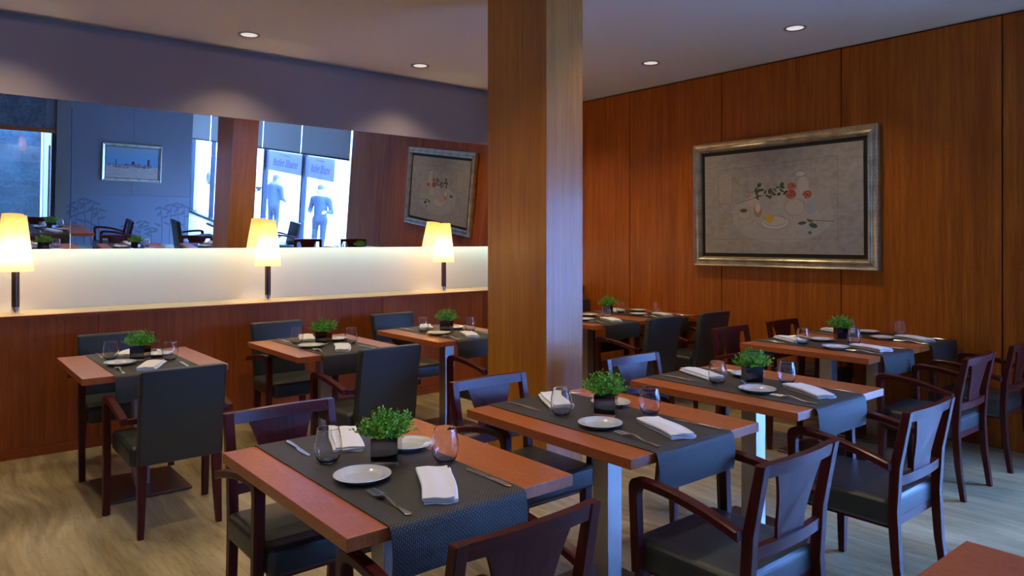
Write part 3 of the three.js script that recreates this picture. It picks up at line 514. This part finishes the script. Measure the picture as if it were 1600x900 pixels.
  for (let k = 0; k < 1500; k++) { g.fillStyle = k % 2 ? 'rgba(196,190,178,0.16)' : 'rgba(110,102,92,0.10)'; g.fillRect(rr(0.1, 0.9) * w, rr(0.15, 0.88) * h, rr(2, 16), rr(2, 9)); }
});
{
  const prof = [[0, 0], [0, 0.045], [0.008, 0.05], [0.02, 0.042], [0.042, 0.04], [0.05, 0.052], [0.062, 0.056], [0.075, 0.048], [0.082, 0.03], [0.088, 0.03], [0.088, 0.004]];
  const o = picture('still_life_picture', 'large still life in a silver frame on the wood wall', 1.742, 1.158, prof, 0.034, stillLife);
  o.position.set(-0.012, 1.803, 2.417); o.rotation.set(0, -PI / 2, 0); o.rotateX(0.012);
  const sea = canvasTex(640, 400, (g, w, h) => {
    const sky = g.createLinearGradient(0, 0, 0, h * 0.62); sky.addColorStop(0, '#8f9a9c'); sky.addColorStop(1, '#5f8fa8'); g.fillStyle = sky; g.fillRect(0, 0, w, h); g.fillStyle = '#b49a84'; g.fillRect(0, h * 0.6, w, h * 0.4);
    seed = 91; for (let k = 0; k < 160; k++) { const x = rr(0.12, 0.95), y = 0.58 + rr(-0.06, 0.06); g.fillStyle = ['#8b4a4c', '#a86a5e', '#5c3a44', '#c08a7a', '#4a4a5c'][k % 5]; g.fillRect(x * w, y * h, rr(6, 26), rr(4, 14)); }
    for (let k = 0; k < 200; k++) { g.fillStyle = k % 2 ? 'rgba(196,176,150,0.5)' : 'rgba(160,130,120,0.4)'; g.fillRect(rnd() * w, h * rr(0.66, 1), rr(10, 70), rr(3, 8)); }
    g.fillStyle = '#4c2c34'; g.fillRect(w * 0.8, h * 0.4, 10, h * 0.2); g.fillRect(w * 0.46, h * 0.45, 34, 40); g.fillRect(w * 0.17, h * 0.36, 26, h * 0.22);
  });
  const p2 = [[0, 0], [0, 0.03], [0.012, 0.04], [0.03, 0.034], [0.05, 0.02], [0.05, 0.004]];
  const s = picture('seascape_picture', 'small seascape in a silver frame on the slate partition', 1.03, 0.71, p2, 0.012, sea);
  s.position.set(-2.69, 1.575, 8.998); s.rotation.set(0, PI, 0);
}
// ---------------------------------------------------------------- people and traffic outside
function bones(list, k, lo, hi, cell) {      // smooth union of tapered capsules, meshed
  const size = Math.max(hi[0] - lo[0], hi[1] - lo[1], hi[2] - lo[2]), res = Math.ceil(size / cell) + 2, mc = new MarchingCubes(res, new THREE.MeshBasicMaterial(), false, false, 90000); mc.isolation = 0;
  const mid = [0, 1, 2].map((i) => (lo[i] + hi[i]) / 2), half = size / 2 * res / (res - 2), h2 = res / 2, P = new THREE.Vector3(), A = new THREE.Vector3(), B = new THREE.Vector3();
  const dist = (p) => { let d = 1e9; for (const [a, b, ra, rb] of list) { A.set(...a); B.set(...b).sub(A); const t = clamp(p.clone().sub(A).dot(B) / Math.max(B.lengthSq(), 1e-9)), e = p.distanceTo(A.addScaledVector(B, t)) - (ra + (rb - ra) * t); const q = clamp(0.5 + 0.5 * (d - e) / k); d = d + (e - d) * q - k * q * (1 - q); } return d; };
  for (let z = 0; z < res; z++) for (let y = 0; y < res; y++) for (let x = 0; x < res; x++) { P.set(mid[0] + (x - h2) / h2 * half, mid[1] + (y - h2) / h2 * half, mid[2] + (z - h2) / h2 * half); mc.field[x + y * res + z * res * res] = -dist(P); }
  mc.update(); const n = mc.count, g = new THREE.BufferGeometry(); g.setAttribute('position', new THREE.BufferAttribute(mc.positionArray.slice(0, n * 3), 3)); g.setAttribute('normal', new THREE.BufferAttribute(mc.normalArray.slice(0, n * 3), 3));
  g.scale(half, half, half); g.translate(...mid); g.deleteAttribute('normal'); const w = mergeVertices(g, 1e-4); w.computeVertexNormals(); return w;
}
function person(pos, turn, label, wide, reach) {
  const o = thing('person', label, 'person', pos, turn), w = wide;
  const body = bones([
    [[-0.09, 0.05, 0], [-0.1, 0.48, 0.01], 0.045, 0.06], [[0.09, 0.05, 0.03], [0.1, 0.48, 0.03], 0.045, 0.06], [[-0.1, 0.48, 0.01], [-0.1, 0.9, 0], 0.062, 0.09], [[0.1, 0.48, 0.03], [0.1, 0.9, 0], 0.062, 0.09],
    [[-0.09, 0.035, 0], [-0.1, 0.03, 0.16], 0.038, 0.034], [[0.09, 0.035, 0.03], [0.1, 0.03, 0.19], 0.038, 0.034], [[0, 0.92, 0], [0, 1.36, 0], 0.13 * w, 0.15 * w], [[-0.16 * w, 1.36, 0], [0.16 * w, 1.36, 0], 0.08, 0.08], [[0, 1.4, 0.01], [0, 1.5, 0.02], 0.055, 0.05], [[0, 1.55, 0.03], [0, 1.64, 0.03], 0.085, 0.088], [[0, 1.56, 0.115], [0, 1.575, 0.118], 0.018, 0.012],
    [[-0.19 * w, 1.36, 0], [-0.25 * w, 1.1, -0.02], 0.062, 0.05], [[-0.25 * w, 1.1, -0.02], [-0.2 * w, reach[0], 0.2], 0.05, 0.036], [[0.19 * w, 1.36, 0], [0.25 * w, 1.1, -0.01], 0.062, 0.05], [[0.25 * w, 1.1, -0.01], [0.16 * w, reach[1], 0.2], 0.05, 0.036],
    ...[[-0.2 * w, reach[0]], [0.16 * w, reach[1]]].flatMap(([x, y]) => [-0.024, -0.008, 0.008, 0.024].map((q, i) => [[x + q, y, 0.215], [x + q * 1.15, y - 0.03, 0.27 + 0.008 * (i % 3)], 0.014, 0.011])),
  ], 0.035, [-0.42, 0, -0.24], [0.42, 1.76, 0.34], 0.024);
  const p = body.attributes.position, col = []; const jac = [0.035, 0.05, 0.07], tr = [0.018, 0.024, 0.035], skin = [0.55, 0.38, 0.3], hair = [0.12, 0.1, 0.09], shoe = [0.03, 0.03, 0.03];
  for (let i = 0; i < p.count; i++) { const y = p.getY(i), z = p.getZ(i), hand = z > 0.2 && y > 0.7 && y < 1.3; col.push(...(y < 0.08 ? shoe : y < 0.86 ? tr : hand ? skin : y < 1.46 ? jac : y > 1.6 || z < 0.0 ? hair : skin)); }
  body.setAttribute('color', new THREE.Float32BufferAttribute(col, 3)); part('body', body, std({ vertexColors: true, roughness: 0.85 }), o); return o;
}
person([1.55, -0.4, 12.7], 1.2, 'person in a padded jacket outside the second window', 1.25, [0.98, 1.02]);
person([1.45, -0.4, 9.55], -2.2, 'person in blue jacket outside behind the short banner', 1.1, [1.1, 1.02]);
{ // parked car across the street
  const o = thing('parked_car', 'pale red car parked across the street', 'car', [6.2, -0.4, 30], 0);
  const s = new THREE.Shape(); s.moveTo(-2, 0.3); s.lineTo(-2.02, 0.72); s.bezierCurveTo(-1.6, 0.9, -1.2, 0.9, -1.0, 0.94); s.bezierCurveTo(-0.6, 1.3, -0.4, 1.42, 0.2, 1.42); s.bezierCurveTo(0.9, 1.42, 1.3, 1.25, 1.6, 0.98); s.lineTo(2.0, 0.9); s.lineTo(2.02, 0.3); s.lineTo(1.7, 0.3); s.absarc(1.3, 0.3, 0.38, 0, PI, false); s.lineTo(-0.9, 0.3); s.absarc(-1.3, 0.3, 0.38, 0, PI, false); s.closePath();
  const g = new THREE.ExtrudeGeometry(s, { depth: 1.5, bevelEnabled: true, bevelThickness: 0.08, bevelSize: 0.06, bevelSegments: 2 }).translate(0, 0, -0.75).rotateY(PI / 2); part('car_body', g, std({ color: lin(0.5, 0.12, 0.14), roughness: 0.3, clearcoat: 1 }), o);
  for (const z of [-1.3, 1.3]) for (const x of [-0.78, 0.78]) part('wheel', new THREE.TorusGeometry(0.25, 0.08, 10, 24).rotateY(PI / 2).translate(x, 0.33, z), M.black, o);
  for (const x of [-0.84, 0.84]) { const q = new THREE.Shape(); q.moveTo(-0.85, 0.96); q.lineTo(-0.4, 1.32); q.lineTo(0.9, 1.32); q.lineTo(1.3, 1.0); q.closePath(); part('side_window', new THREE.ExtrudeGeometry(q, { depth: 0.02, bevelEnabled: false }).translate(0, 0, -0.01).rotateY(PI / 2).translate(x, 0, 0), M.blackGlass, o); }
}
for (const [z, x, label] of [[9.4, 2.6, 'dark bicycle parked outside near the window edge'], [10.4, 3.2, 'dark bicycle parked outside behind the other one']]) {
  copyOf('bicycle', (o) => {
    for (const q of [-0.52, 0.52]) part('wheel', new THREE.TorusGeometry(0.33, 0.016, 8, 40).rotateY(PI / 2).translate(0, 0.346, q), M.frame, o);
    const tube = (a, b, r = 0.016) => new THREE.TubeGeometry(new THREE.LineCurve3(new THREE.Vector3(...a), new THREE.Vector3(...b)), 1, r, 8);
    part('bicycle_frame', merge([tube([0, 0.346, -0.52], [0, 0.3, -0.1]), tube([0, 0.346, -0.52], [0, 0.78, -0.22]), tube([0, 0.3, -0.1], [0, 0.82, -0.24]), tube([0, 0.3, -0.1], [0, 0.74, 0.34]), tube([0, 0.76, -0.22], [0, 0.8, 0.33]), tube([0, 0.346, 0.52], [0, 0.9, 0.31])]), M.frame, o);
    part('handlebar', merge([tube([-0.26, 0.98, 0.2], [-0.06, 0.94, 0.3], 0.012), tube([0.26, 0.98, 0.2], [0.06, 0.94, 0.3], 0.012), tube([-0.06, 0.94, 0.3], [0.06, 0.94, 0.3], 0.012)]), M.frame, o);
    part('saddle', new RoundedBoxGeometry(0.14, 0.05, 0.25, 3, 0.024).translate(0, 0.86, -0.24), M.black, o);
  }, 'bicycle', label, 'bicycle', [x, -0.4, z], 0.2, 'bicycles outside');
}
renderer.render(scene, camera);
